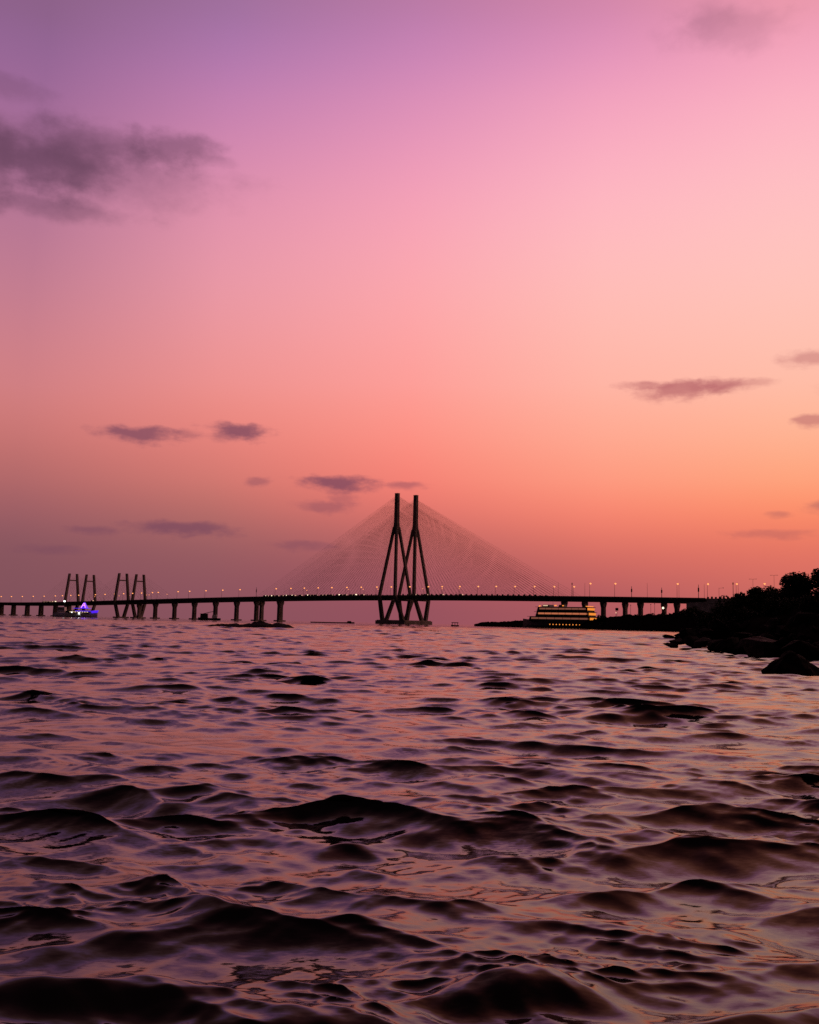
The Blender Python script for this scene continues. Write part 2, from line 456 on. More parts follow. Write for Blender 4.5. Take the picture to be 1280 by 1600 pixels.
bridge = thing('cable_stayed_bridge', 'long dark cable-stayed bridge crossing the whole bay behind the boats', 'bridge', BP(0, 0, 0), ROTB)
bridge_inv = Matrix.Translation(BP(0, 0, 0)) @ Matrix.Rotation(ROTB, 4, 'Z')
bridge_inv = bridge_inv.inverted()
class BB(MB):                       # built in world coordinates, stored in the bridge's own
    def build(s, name, m, parent=bridge, smooth=False):
        s.v = [tuple(bridge_inv @ Vector(q)) for q in s.v]
        return MB.build(s, name, m, parent, smooth)
T0, T1 = -1500, 322
ts = list(np.linspace(T0, T1, 150))
for side in (-1, 1):
    secs = []
    for t in ts:
        o = side * gap(t); z = ztop(t) - 1.0
        prof = [(-9, 0), (9, 0), (9, -.6), (4.2, -1.4), (3.2, -3.7), (-3.2, -3.7), (-4.2, -1.4), (-9, -.6)]
        secs.append([BP(t, o + a, z + b) for a, b in prof])
    BB().loft(secs).build('deck', M_CONC)
    for e in (-1, 1):               # parapets with their posts and cable anchor blocks
        m = BB()
        secs = []
        for t in ts:
            o = side * gap(t) + e * 9.15; z = ztop(t)
            secs.append([BP(t, o - .15, z - 1.9), BP(t, o + .15, z - 1.9), BP(t, o + .15, z - .7), BP(t, o - .15, z - .7)])
        m.loft(secs)
        for k in range(-29, 30):
            t = k * 5.75
            if abs(t) < 14: continue
            p = BP(t, side * gap(t) + e * 9.0, ztop(t) - 1.2)
            m.bar(p, p + Vector((0, 0, 1.7)), 1.9 if k > 0 else 1.1, .9, 1.2 if k > 0 else .7, .6, BD, BN)
        m.build('parapet', M_CONC)

# main towers: column that forks into four raking legs, which close in again below the deck
def main_tower(side):
    off = side * 15.5
    base = BB()
    tl = 1.6 if side > 0 else 0
    base.bar(BP(0, off, 102), BP(0, off, 130.6 + tl), 4.0, 3.9, 3.7, 3.4, BD, BN)
    base.bar(BP(0, off, 130.6 + tl), BP(0, off, 131.4 + tl), 3.9, 3.6, 3.9, 3.6, BD, BN)
    base.bar(BP(0, off, 90), BP(0, off, 102), 5.5, 6.2, 4.0, 3.9, BD, BN)
    tw = base.build('tower', M_CONC)
    zd = ztop(0) - 2.2
    for sa in (-1, 1):
        for sb in (-1, 1):
            m = BB()
            top = BP(sa * 1.5, off + sb * 1.8, 97); mid = BP(sa * 9.9, off + sb * 12.6, zd); low = BP(sa * 13.2, off + sb * 2.6, 2.5)
            m.bar(top, mid, 2.3, 2.4, 2.5, 2.7, BD, BN)
            m.bar(mid + Vector((0, 0, 1.5)), low, 3.1, 2.9, 3.6, 3.2, BD, BN)
            m.build('leg', M_CONC, tw)
    m = BB()                        # cross girders that carry the deck
    for sa in (-1, 1):
        m.bar(BP(sa * 9.9, off - 12, zd - 2.9), BP(sa * 9.9, off + 12, zd - 2.9), 2.2, 1.0, 2.2, 1.0, BD, Vector((0, 0, 1)))
    m.build('cross_beam', M_CONC, tw)
for s_ in (-1, 1): main_tower(s_)
m = BB()
m.bar(BP(0, 0, -2), BP(0, 0, 3.4), 37, 46, 37, 46, BD, BN)
m.bar(BP(0, 0, 3.4), BP(0, 0, 4.0), 35, 44, 35, 44, BD, BN)
m.build('pile_cap', M_PALE)

# stay cables
cables = []
NC = 40
for side in (-1, 1):
    for dirn in (-1, 1):
        for e in (-1, 1):
            for k in range(NC):
                q = (k + .5) / NC
                t = dirn * (16 + q * 174)
                zt = 92 + 36 * q ** .8
                p = BP(dirn * 1.9, side * 15.5 + e * (1.6 + (1 - q) * .4), zt); r_ = BP(t, side * gap(t) + e * 9.0, ztop(t) - .3)
                mid = (p + r_) / 2 - Vector((0, 0, .8 * q))
                near = (r_.y - 900) + (0 if side < 0 else 60) + (0 if e < 0 else 40) - 150 * q
                cables.append((near, p, mid, r_))
cables.sort(key=lambda c: c[0])
rest = BB()
for i, (n_, p, md, q) in enumerate(cables):
    if i < 100:
        BB().tube([p, md, q], .054, 4).build('stay_cable', M_CABLE)
    else:
        rest.tube([p, md, q], .054, 4)

# the two lower pairs of portal towers further out
for (tpx, side) in ((190.5, -1), (190.5, 1), (112.5, -1), (112.5, 1)):
    tc_, _ = on_bridge(tpx, 935, -13.2)
    off = side * 13.2
    zd = ztop(tc_) - 2.0
    H_ = 56.5 if tpx > 150 else 57.5
    tw = BB()
    tw.bar(BP(tc_, off - 6.4, H_ - 9), BP(tc_, off + 6.4, H_ - 9), 1.6, 1.5, 1.6, 1.5, BD, Vector((0, 0, 1)))
    two = tw.build('portal_tower', M_CONC)
    for sb in (-1, 1):
        m = BB()
        m.bar(BP(tc_, off + sb * 5.6, H_), BP(tc_, off + sb * 10.3, zd), 2.6, 2.3, 3.2, 2.8, BD, BN)
        m.bar(BP(tc_, off + sb * 10.6, zd + 1), BP(tc_, off + sb * 4.2, .5), 3.4, 3.0, 3.8, 3.2, BD, BN)
        m.build('leg', M_CONC, two)
    m = BB().bar(BP(tc_, off, -2), BP(tc_, off, 1.6), 9, 18, 9, 18, BD, BN)
    m.build('pile_cap', M_PALE, two)
    for dirn in (-1, 1):
        for k in range(7):
            q = (k + 1) / 7
            for sb in (-1, 1):
                t = tc_ + dirn * (10 + 56 * q)
                rest.tube([BP(tc_, off + sb * 5.8, H_ - 12 + 11 * q), BP(t, off + sb * 8.8, ztop(t) - .5)], .05, 4)
tag(rest.build('stay_cable', M_CABLE), kind='stuff')

# piers with flared heads on pile caps
def pier(t, side, w=3.2, d=4.0, capital=True):
    o = side * gap(t); zb = ztop(t) - 4.75
    m = BB()
    if capital:
        m.bar(BP(t, o, .4), BP(t, o, zb - 5.5), w * 1.05, d * 1.05, w, d, BD, BN)
        m.bar(BP(t, o, zb - 5.5), BP(t, o, zb - 1.6), w, d, w * 1.15, d * 1.75, BD, BN)
        for s2 in (-1, 1):
            m.bar(BP(t, o + s2 * d * .57, zb - 1.6), BP(t, o + s2 * d * .57, zb + .05), w * 1.15, d * .56, w * 1.05, d * .5, BD, BN)
    else:
        m.bar(BP(t, o, .4), BP(t, o, zb), w * 1.1, d * 1.1, w, d, BD, BN)
    po = m.build('pier', M_CONC)
    BB().bar(BP(t, o, -2), BP(t, o, 1.5), 8.5, 9.5, 8.0, 9.0, BD, BN).build('pile_cap', M_PALE, po)
for px in (-41, -19.5, 2.5, 21.5, 43, 64.5, 87):
    t_, _ = on_bridge(px, 950, -13.2); pier(t_, -1, 4.0, 5.0, False)
for px in (2.5, 21.5, 43, 64.5, 87, 108):
    t_, _ = on_bridge(px, 950, 13.2); pier(t_, 1, 4.0, 5.0, False)
for px in (243, 273, 304, 337, 370, 401, 437):
    t_, _ = on_bridge(px, 950, -gap(on_bridge(px, 950, -14)[0])); pier(t_, -1)
for px in (218, 273, 304, 337, 370, 409, 439):
    t_, _ = on_bridge(px, 950, gap(on_bridge(px, 950, 14)[0])); pier(t_, 1)
for px in (882, 943, 1001, 1058):
    t_, _ = on_bridge(px, 955, -15.5); pier(t_, -1, 2.6, 4.4)
for px in (914, 977, 1038):
    t_, _ = on_bridge(px, 955, 15.5); pier(t_, 1, 2.6, 4.4)
# abutment and walled ramp on the shore
m = BB()
for t, tn in ((T1 - 16, T1 + 60), (T1 + 60, T1 + 140), (T1 + 140, T1 + 240)):
    a, b = ztop(t), ztop(tn)
    m.hexa([BP(t, -23.2, -1), BP(tn, -23.2, -1), BP(tn, 24, -1), BP(t, 24, -1)], [BP(t, -24.1, a - 4.72), BP(tn, -24.1, b - 1.4), BP(tn, 24.5, b - 1.4), BP(t, 24.5, a - 4.72)])
m.hexa([BP(T1 + 1, -24.4, ztop(T1) - 5), BP(T1 + 240, -24.4, ztop(T1) - 5), BP(T1 + 240, 24.6, ztop(T1) - 5), BP(T1 + 1, 24.6, ztop(T1) - 5)], [BP(T1 + 1, -24.4, ztop(T1) - 1.2), BP(T1 + 240, -24.4, ztop(T1) - 1.2), BP(T1 + 240, 24.6, ztop(T1) - 1.2), BP(T1 + 1, 24.6, ztop(T1) - 1.2)])
m.build('abutment', M_BRIGHTWALL)
m = BB()
for k in range(70):
    t = T1 + 2 + k * 3.2
    p = BP(t, -24.2, ztop(T1) - 1.2)
    m.bar(p, p + Vector((0, 0, 1.3 + .25 * (k % 2))), 1.7, .4, 1.5, .4, BD, BN)
m.build('guard_rail', M_CONC)

# ------------------------------------------------------------------ lamps along the bridge
def make_lamp(h, bulb_r, bm):
    o = thing('street_lamp', 'lit street lamp', 'street lamp', group='lit street lamps along the bridge')
    MB().tube([(0, 0, 0), (0, 0, h * .6), (0, 0, h)], [.16, .12, .09], 6).build('pole', M_STEEL, o)
    MB().tube([(0, 0, h - .1), (0, -.5, h + .25), (0, -1.3, h + .35)], .07, 5).build('arm', M_STEEL, o)
    hd = MB().ball((0, -1.5, h + .28), bulb_r, 8, 6, (1, 1.25, .85)).build('lamp_head', bm, o)
    MB().box((0, -1.45, h + .28 + bulb_r * .86), (bulb_r * 1.1, bulb_r * 1.6, .12), .6).build('lamp_hood', M_STEEL, hd)
    return o
lamp_n = make_lamp(8.2, .74, M_SODIUM)
lamp_f = make_lamp(8.2, .52, M_SODIUM_DIM)
lamp_t = make_lamp(11.0, .8, M_SODIUM)
lamp_left = [1, 17, 34, 51, 68, 85.5, 96.5, 109.5, 122, 148, 163, 178, 192, 206, 220, 237, 246, 277, 295, 320.5, 346.7, 373.5, 430, 453, 474, 495.7, 517, 540.5, 563, 587.5, 610]
lamp_left_f = [133, 150, 188, 204.5, 231, 235, 263, 481, 546, 569, 592]
lamp_right = [639, 668, 689.5, 717, 746, 774, 803.5, 834, 865, 896]
lamp_right_f = [662, 692.3, 718.8]
lamp_tall = [921.5, 960.5, 1058, 1105.5, 1150.5, 1194]
used = set()
def place_lamp(proto, px, side, label):
    o = proto if proto.name not in used else copy_tree(proto)
    used.add(proto.name)
    off0 = side * 14.5
    t, _ = on_bridge(px, 925, off0)
    edge = -1 if side < 0 else 1
    t, _ = on_bridge(px, 925, side * gap(t) + edge * 8.2)
    o.location = BP(t, side * gap(t) + edge * 8.2, ztop(t) - 1.0)
    o.rotation_euler = (0, 0, ROTB + (math.pi if edge < 0 else 0))
    o['label'] = label
MT = 'the tall twin towers'
for i, px in enumerate(reversed(lamp_left)):
    place_lamp(lamp_n if px > 100 else lamp_n, px, -1, f'{nth(i + 1)} bright roadside lamp going left along the bridge from {MT}')
for i, px in enumerate(reversed(lamp_left_f)):
    place_lamp(lamp_f, px, 1, f'{nth(i + 1)} faint far-side lamp going left along the bridge from {MT}')
for i, px in enumerate(lamp_right):
    place_lamp(lamp_n, px, -1, f'{nth(i + 1)} bright roadside lamp going right along the bridge from {MT}')
for i, px in enumerate(lamp_right_f):
    place_lamp(lamp_f, px, 1, f'{nth(i + 1)} faint far-side lamp going right along the bridge from {MT}')
for i, px in enumerate(lamp_tall):
    place_lamp(lamp_t, px, -1, f'{nth(i + 1)} tall lit lamp from the ship end towards the wooded right bank')

# unlit poles
def make_pole(name, label, cat, px, ptop, side, kind):
    t, zt = on_bridge(px, ptop, side * 15.5 + side * 7.6)
    t = min(t, T1 + 230)
    o = thing(name, label, cat, BP(t, side * 15.5 + side * 7.6, ztop(t) - 1.0), ROTB, 'unlit poles along the bridge')
    h = max(4.0, zt - ztop(t) + 1.0)
    th = .26 if kind in ('sign', 'thick') else .12
    MB().tube([(0, 0, 0), (0, 0, h)], [th, th * .7], 6).build('pole', M_STEEL, o)
    if kind == 'sign':
        MB().box((0, 0, h * .62), (1.1, .3, h * .3)).box((0, 0, h * .62), (.7, .42, h * .25)).build('sign_panel', M_STEEL, o)
    elif kind == 'thick':
        MB().box((0, 0, h - .8), (.8, .6, 1.6), .7).build('camera_box', M_STEEL, o)
    elif kind == 'double':
        for s2 in (-1, 1):
            a = MB().tube([(0, 0, h - .1), (s2 * 1.2, 0, h + .1), (s2 * 2.2, 0, h + .12)], .09, 5).build('arm', M_STEEL, o)
            MB().box((s2 * 2.5, 0, h + .1), (1.1, .4, .25), .8).build('lamp_head', M_STEEL, a)
    elif kind == 'arm':
        a = MB().tube([(0, 0, h - .3), (3.4, 0, h - .1)], .08, 5).build('arm', M_STEEL, o)
        MB().box((3.4, 0, h - .1), (.7, .3, .5)).build('camera_box', M_STEEL, a)
    else:
        MB().tube([(0, 0, h), (0, 0, h + .8)], .05, 5).build('spike', M_STEEL, o)
for px, pt, kind, nm, lab, cat in [
    (401, 917.5, 'sign', 'sign_pole', 'lone dark sign pole on the deck between portal towers and headlight row', 'pole'),
    (894, 910.5, 'thick', 'camera_pole', 'dark pole with a box on top beside the lamp above the ship', 'pole'),
    (872.5, 911, 'thin', 'thin_mast', 'thin bare mast on the deck above the ship bow', 'mast'),
    (914, 912, 'thin', 'thin_mast', 'thin bare mast just left of the first tall lamp by the ship', 'mast'),
    (987, 916, 'sign', 'sign_pole', 'dark pole with narrow panel, first one right of the ship', 'pole'),
    (1011.5, 912, 'thin', 'thin_mast', 'thin bare mast midway between the two narrow panel poles', 'mast'),
    (1034, 918, 'sign', 'sign_pole', 'dark pole with narrow panel standing over the bright shore light', 'pole'),
    (1061, 913, 'thin', 'thin_mast', 'thin bare mast touching the right of the third tall lamp', 'mast'),
    (1091.5, 913.5, 'sign', 'sign_pole', 'dark pole with narrow panel above the bridge abutment', 'pole'),
    (1100.5, 914, 'thin', 'thin_mast', 'thin bare mast just left of the fourth tall lamp', 'mast'),
    (1123.5, 918.5, 'arm', 'arm_pole', 'dark pole with one side arm on the walled ramp', 'pole'),
    (1145.5, 910, 'thick', 'camera_pole', 'thick dark pole on the ramp left of the fifth tall lamp', 'pole'),
    (1153.5, 913, 'thin', 'thin_mast', 'thin bare mast on the ramp right of the fifth tall lamp', 'mast'),
    (1176.5, 905, 'double', 'double_arm_lamp', 'unlit double-armed lamp post left of the last tall lamp', 'lamp post'),
    (1209.5, 899, 'double', 'double_arm_lamp', 'unlit double-armed lamp post rising out of the bushes', 'lamp post')]:
    make_pole(nm, lab, cat, px, pt, -1, kind)

# ------------------------------------------------------------------ traffic on the near carriageway
def make_car(hm, r_):
    o = thing('car', 'car', 'car', group='cars on the bridge')
    m = MB()
    side = [(-2.1, .35), (2.1, .35), (2.15, .85), (1.2, 1.0), (.55, 1.5), (-1.0, 1.5), (-1.75, 1.02), (-2.1, .95)]
    m.loft([[(x, -.85, z) for x, z in side], [(x, .85, z) for x, z in side]])
    b = m.build('body', M_CAR, o)
    g = MB().box((-.2, 0, 1.24), (1.7, 1.74, .36), .85).build('window', M_GLASS, b)
    for sx in (-1.3, 1.3):
        for sy in (-1, 1):
            MB().tube([(sx, sy * .72, .33), (sx, sy * .92, .33)], .33, 10).build('wheel', M_RUBBER, o)
    for sy in (-1, 1):
        MB().ball((2.15, sy * .6, .78 + (.3 if r_ > .45 else .1)), r_, 8, 6, (.5, 1, 1)).build('headlight', hm, o)
    return o
car_b = make_car(M_HEAD, .55); car_d = make_car(M_HEAD_DIM, .45)
lights = [(414, 1), (418, 0), (423, 1), (428, 0), (433, 0), (441, 0), (446, 1), (450.5, 1), (455, 1), (459.5, 0), (469, 0), (479, 1), (484, 0), (488, 0), (493, 0), (503, 0), (508, 0), (513, 0), (518, 0), (528, 1), (534, 0), (539, 0), (549, 0), (554, 1), (566, 0)]
usedc = set()
def place_car(px, bright, label, offx=-1):
    p = car_b if bright else car_d
    o = p if p.name not in usedc else copy_tree(p)
    usedc.add(p.name)
    g_ = 15.5 if px > 300 else 13.2
    off = -g_ - 6.6
    t, _ = on_bridge(px, 931, off)
    o.location = BP(t, off, ztop(t) - .98); o.rotation_euler = (0, 0, ROTB)
    o['label'] = label
for i, (px, br) in enumerate(lights):
    w = 'car with bright headlights' if br else 'car with dim headlights'
    place_car(px, br, f'{w}, {nth(i + 1)} from left in the row beside the tall towers')
for i, (px, br) in enumerate([(69, 0), (72, 0), (75, 0), (78, 0), (81.5, 0), (86, 1)]):
    place_car(px, br, f'car with lit headlights, {nth(i + 1)} from left in the short row by the violet boat')
place_car(144.5, 0, 'lone car with lit headlights on the bridge right above the violet boat')
for i, px in enumerate((648, 665, 690, 720)):
    place_car(px, 0, f'dim car on the bridge, {nth(i + 1)} one right of the left tall tower')

# ------------------------------------------------------------------ boats
def hull_secs(Lh, beam, zb, zd, bow_rise=.6, n=12, bow=-1):
    secs = []
    for i in range(n + 1):
        u = i / n                               # 0 stern .. 1 bow
        x = bow * (u - .5) * Lh
        w = beam / 2 * (1 if u < .55 else max(.03, math.cos((u - .55) / .45 * math.pi / 2) ** .8))
        zt = zd + bow_rise * max(0, (u - .5) * 2) ** 2
        secs.append([(x, -w * .75, zb), (x, w * .75, zb), (x, w, (zb + zt) * .5), (x, w, zt), (x, -w, zt), (x, -w, (zb + zt) * .5)])
    return secs

# cruise ship, stern turned partly towards the viewer
SHY = 690
shp = at(872, 980, SHY)
ship = thing('cruise_ship', 'tiered cruise ship with orange-lit decks moored in front of the bridge', 'ship', (shp.x, SHY, 0), R(-38))
hl = MB().loft(hull_secs(56, 12, -1.5, 4.6, 1.6)).build('hull', M_HULL, ship)
m = MB()
for k in range(10): m.ball((-3 + k * 2.55, -6.05, 2.5), .42, 8, 6, (1, .3, .8))
m.build('porthole_lights', M_BULB, hl)
tiers = [(-20.5, 27.0, 4.6, 3.1), (-15.0, 26.2, 7.9, 3.1), (-14.0, 25.2, 11.2, 3.1)]
gal = [M_DECKDIM, M_DECKLIT, M_DECKDIM]
for i, (x0, x1, z, h) in enumerate(tiers):
    m = MB().hexa([(x0, -5.2, z), (x1, -5.2, z), (x1, 5.2, z), (x0, 5.2, z)], [(x0 + 1.0, -5.2, z + h), (x1, -5.2, z + h), (x1, 5.2, z + h), (x0 + 1.0, 5.2, z + h)])
    dk = m.build('deck_house', M_HULL, ship)
    MB().box(((x0 + x1) / 2, 0, z + h + .08), (x1 - x0 + 1.6, 12.0 - i * .2, .22)).build('deck_slab', M_HULL, ship)
    MB().box(((x0 + x1) / 2 + .6, -5.29, z + h * .66), (x1 - x0 - 3.5, .16, 1.15)).build('gallery_lights', gal[i], dk)
    MB().box((x1 + .09, 0, z + h * .62), (.16, 10.0, h * .55)).build('stern_lounge', M_STERN, dk)
    for k in range(8): MB().box((x0 + 2.2 + (x1 - x0 - 3.6) * k / 7, -5.75, z + h * .5 + .1), (.16, .2, h - .4)).build('deck_post', M_HULL, dk)
    r_ = MB()
    r_.tube([(x0, -5.9, z + 1.1), (x1 + .6, -5.9, z + 1.1)], .05, 4).tube([(x1 + .6, -5.9, z + 1.1), (x1 + .6, 5.9, z + 1.1)], .05, 4)
    for k in range(18):
        xx = x0 + (x1 + .6 - x0) * k / 17
        r_.tube([(xx, -5.9, z + .15), (xx, -5.9, z + 1.1)], .05, 4)
    r_.build('railing', M_STEEL, ship)
wh = MB().hexa([(-11, -3.5, 14.6), (-5, -3.5, 14.6), (-5, 3.5, 14.6), (-11, 3.5, 14.6)], [(-10, -3.2, 16), (-5.4, -3.2, 16), (-5.4, 3.2, 16), (-10, 3.2, 16)]).build('wheelhouse', M_HULL, ship)
MB().box((-8, -3.45, 15.4), (3.6, .14, .7)).build('window', M_WIN, wh)
MB().box((3.5, 0, 15.3), (4.5, 4, 1.5), .8).build('funnel', M_HULL, ship)
MB().tube([(-4, 0, 14.6), (-4, 0, 18)], [.14, .07], 6).build('mast', M_STEEL, ship)
m = MB()
for x, z in ((0.4, 15.4), (1.1, 15.5), (6.6, 15.3), (-11.5, 15.1), (-11.9, 14.9)): m.ball((x, -4.9, z), .5, 8, 6, (1.4, .6, .7))
for k in range(7): m.ball((24.3, -5 + k * 1.6, 15.0), .33)
m.build('deck_lights', M_BULB, ship)
m = MB()
for k in range(9): m.ball((27.9, -4 + k * 1.0, 2.0), .34)
m.build('stern_lights', M_BULB, hl)

# violet-lit party boat
PBY = 940
p = at(128, 962, PBY)
pb = thing('party_boat', 'party boat glowing violet with a lit pyramid on its roof', 'boat', (p.x, PBY, 0), R(-8))
MB().loft(hull_secs(31, 7.5, -1, 3.4, 1.5, bow=1)).build('hull', M_BOATP, pb)
d1 = MB().box((-2, 0, 4.9), (21, 6.6, 2.6), .96).build('lower_deck_house', M_HULL, pb)
m = MB()
for k in range(8): m.box((-10 + k * 2.4, -3.34, 5.0), (1.3, .14, .8))
m.build('window', M_WIN, d1)
MB().box((-.5, 0, 6.35), (25, 7.4, .3)).build('upper_deck', M_BOATP, pb)
MB().box((4.5, -3.78, 5.9), (19, .16, .55)).build('neon_strip', M_VIOLET, pb)
MB().hexa([(10.5, -2.6, 4.2), (15.2, -.8, 4.6), (15.2, .8, 4.6), (10.5, 2.6, 4.2)], [(10.5, -2.8, 6.4), (16.2, -.7, 6.8), (16.2, .7, 6.8), (10.5, 2.8, 6.4)]).build('bow_awning', M_VIOLET, pb)
MB().box((0, 0, 8.4), (15, 6.2, .35)).build('canopy', M_VIOLET, pb)
m = MB()
for sx in (-7, -3.5, 0, 3.5, 7):
    for sy in (-1, 1): m.tube([(sx, sy * 2.9, 6.5), (sx, sy * 2.9, 8.3)], .1, 5)
m.build('canopy_post', M_STEEL, pb)
MB().add([(-1.0, -2.4, 8.6), (5.0, -2.4, 8.6), (5.0, 2.4, 8.6), (-1.0, 2.4, 8.6), (1.5, -.3, 14.0), (2.5, -.3, 14.0), (2.5, .3, 14.0), (1.5, .3, 14.0)], [(3, 2, 1, 0), (4, 5, 6, 7), (0, 1, 5, 4), (1, 2, 6, 5), (2, 3, 7, 6), (3, 0, 4, 7)]).build('pyramid_sail', M_VIOLET, pb)
m = MB()
for s2 in (-1, 1): m.tube([(2 + s2 * 2.0, -2.3, 9.0), (2 + s2 * .4, -.55, 13.2)], .36, 6)
m.tube([(1.0, -1.5, 11.2), (3.0, -1.5, 11.2)], .26, 6)
m.build('neon_tubes', M_VIOLETHOT, pb)
m = MB().ball((-1.0, -4.0, 3.7), .75, 10, 8, (1, .6, 1)); m.ball((-8.4, -3.6, 4.6), .4)
m.build('floodlight', M_WHITE, pb)

p = at(103, 962, 985)
bt = thing('ferry_boat', 'grey ferry with a bright white mast light left of the violet boat', 'boat', (p.x, 985, 0), R(-5))
MB().loft(hull_secs(22, 7, -1, 4.2, 1.0, bow=1)).build('hull', M_BOATP, bt)
wh = MB().box((-4.2, 0, 7.0), (8, 5.6, 5.4), .82).build('wheelhouse', M_BOATP, bt)
MB().box((-4.2, -2.62, 7.8), (5.4, .16, 1.0)).build('window', M_GLASS, wh)
ms = MB().tube([(-2.0, 0, 9.5), (-2.0, 0, 15.6)], [.16, .1], 6).build('mast', M_STEEL, bt)
MB().ball((-2.0, -.5, 15.4), .95, 10, 8, (1, .6, .85)).build('mast_light', M_WHITE, ms)
MB().box((4.2, 0, 5.2), (8, 5.4, 1.9), .9).build('deck_house', M_HULL, bt)

# work barge between the piers
p = at(327, 969, 860)
bg_ = thing('work_barge', 'dark work barge with cabin and crane boom between bridge piers', 'barge', (p.x, 860, 0), R(6))
MB().loft(hull_secs(19, 7, -1, 1.9, .5)).build('hull', M_WOOD, bg_)
cb = MB().box((-4.4, 0, 3.6), (6.4, 5.2, 3.4), .92).build('cabin', M_WOOD, bg_)
MB().box((-4.4, 0, 5.45), (7.0, 5.8, .3)).build('roof', M_HULL, cb)
MB().box((4.6, 0, 3.4), (4.6, 4.6, 2.8), .8).build('winch_house', M_BOATP, bg_)
MB().tube([(-5.5, 0, 5.4), (2.5, -.4, 7.4), (4.8, -.4, 7.6)], [.3, .28, .2], 6).tube([(4.8, -.4, 7.6), (5.6, -.4, 4.8)], .1, 5).build('crane_boom', M_STEEL, bg_)

# open boat off the towers, flat barge left of them
p = at(711, 976.5, 560)
sb = thing('fishing_boat', 'tiny open boat with a flat awning right of the towers', 'boat', (p.x, 560, 0), R(4))
MB().loft(hull_secs(4.4, 1.7, -.3, .65, .25)).build('hull', M_WOOD, sb)
MB().box((0, 0, 2.0), (3.9, 1.7, .4), .94).build('awning', M_WOOD, sb)
m = MB()
for sx in (-1.5, 0, 1.5):
    for sy in (-.6, .6): m.tube([(sx, sy, .5), (sx, sy, 1.9)], .1, 5)
m.build('awning_post', M_STEEL, sb)
p = at(520, 974, 760)
fb = thing('flat_barge', 'long flat dark barge lying low left of the tall towers', 'barge', (p.x, 760, 0), R(-2))
MB().loft(hull_secs(33, 6, -1, .75, .35, bow=1)).build('hull', M_WOOD, fb)
MB().box((12.6, 0, 1.25), (3.4, 3, 1.2), .75).build('cabin', M_WOOD, fb)

# ------------------------------------------------------------------ rocks
def hnoise(x, y, z=0.0):
    from mathutils import noise as mn
    return mn.noise(Vector((x, y, z)))
def rock_mesh(seed, sub=2, rough=.10):
    # broken basalt: hull of scattered corners, then worn a little
    import bmesh
    from mathutils import noise as mn
    rr = random.Random(seed)
    bm = bmesh.new()
    for k in range(rr.randrange(11, 17)):
        v = Vector((rr.gauss(0, 1), rr.gauss(0, 1), rr.gauss(0, 1))).normalized() * rr.uniform(.82, 1.12)
        bm.verts.new(v)
    r = bmesh.ops.convex_hull(bm, input=bm.verts[:])
    junk = [v for v in bm.verts if not v.link_faces]
    if junk: bmesh.ops.delete(bm, geom=list(set(junk)), context='VERTS')
    for k in range(sub):
        bmesh.ops.subdivide_edges(bm, edges=bm.edges[:], cuts=1 if k else 2, use_grid_fill=True)
    bmesh.ops.smooth_vert(bm, verts=bm.verts[:], factor=.3, use_axis_x=True, use_axis_y=True, use_axis_z=True)
    o = Vector((seed * 3.7, seed * 1.3, seed * 7.9))
    for v in bm.verts:
        v.co *= 1 + rough * (.9 * mn.noise(v.co * 2.2 + o) + .6 * mn.noise(v.co * 6 + o))
    me = bpy.data.meshes.new('boulder'); bm.to_mesh(me); bm.free()
    return me
def rock(name, label, loc, size, seed, m=M_ROCK, group=None, rz=0.0, sub=2, cat='rock'):
    me = rock_mesh(seed, sub); me.materials.append(m)
    o = bpy.data.objects.new(name, me); C.objects.link(o)
    o.location = loc; o.scale = size; o.rotation_euler = (0, 0, rz)
    return tag(o, label, cat, group)
# the pointed rock at the right edge
p = on_water(1250, 1054)
def pointed_rock():
    # slab leaning to one side with a blunt peak: corners hulled by hand
    import bmesh
    from mathutils import noise as mn
    k = p.y / FPX
    bm = bmesh.new()
    for x, y, z in [(-45, 0, -8), (-44, 10, 3), (-30, -14, 8), (-24, 8, 18), (-13, -6, 29), (-8, 6, 34), (-2, 0, 35), (4, -8, 32), (9, 4, 31), (20, -4, 22), (26, 12, 19), (36, -10, 10), (52, 6, 7), (60, 0, -8), (-20, -26, -8), (20, -30, -8), (-20, 30, -8), (25, 34, -8), (8, -20, 14)]:
        bm.verts.new((x * k, y * k * 1.3, z * k))
    bmesh.ops.convex_hull(bm, input=bm.verts[:])
    for q in range(3): bmesh.ops.subdivide_edges(bm, edges=bm.edges[:], cuts=1, use_grid_fill=True)
    bmesh.ops.smooth_vert(bm, verts=bm.verts[:], factor=.4, use_axis_x=True, use_axis_y=True, use_axis_z=True)
    for v in bm.verts:
        v.co += v.co.normalized() * (.05 * mn.noise(v.co * 4) + .025 * mn.noise(v.co * 11))
    me = bpy.data.meshes.new('boulder'); bm.to_mesh(me); bm.free(); me.materials.append(M_ROCK)
    o = bpy.data.objects.new('boulder', me); C.objects.link(o)
    o.location = (p.x - .05, p.y + .4, 0)
    tag(o, 'large pointed black boulder standing alone in the water at right edge', 'rock')
pointed_rock()

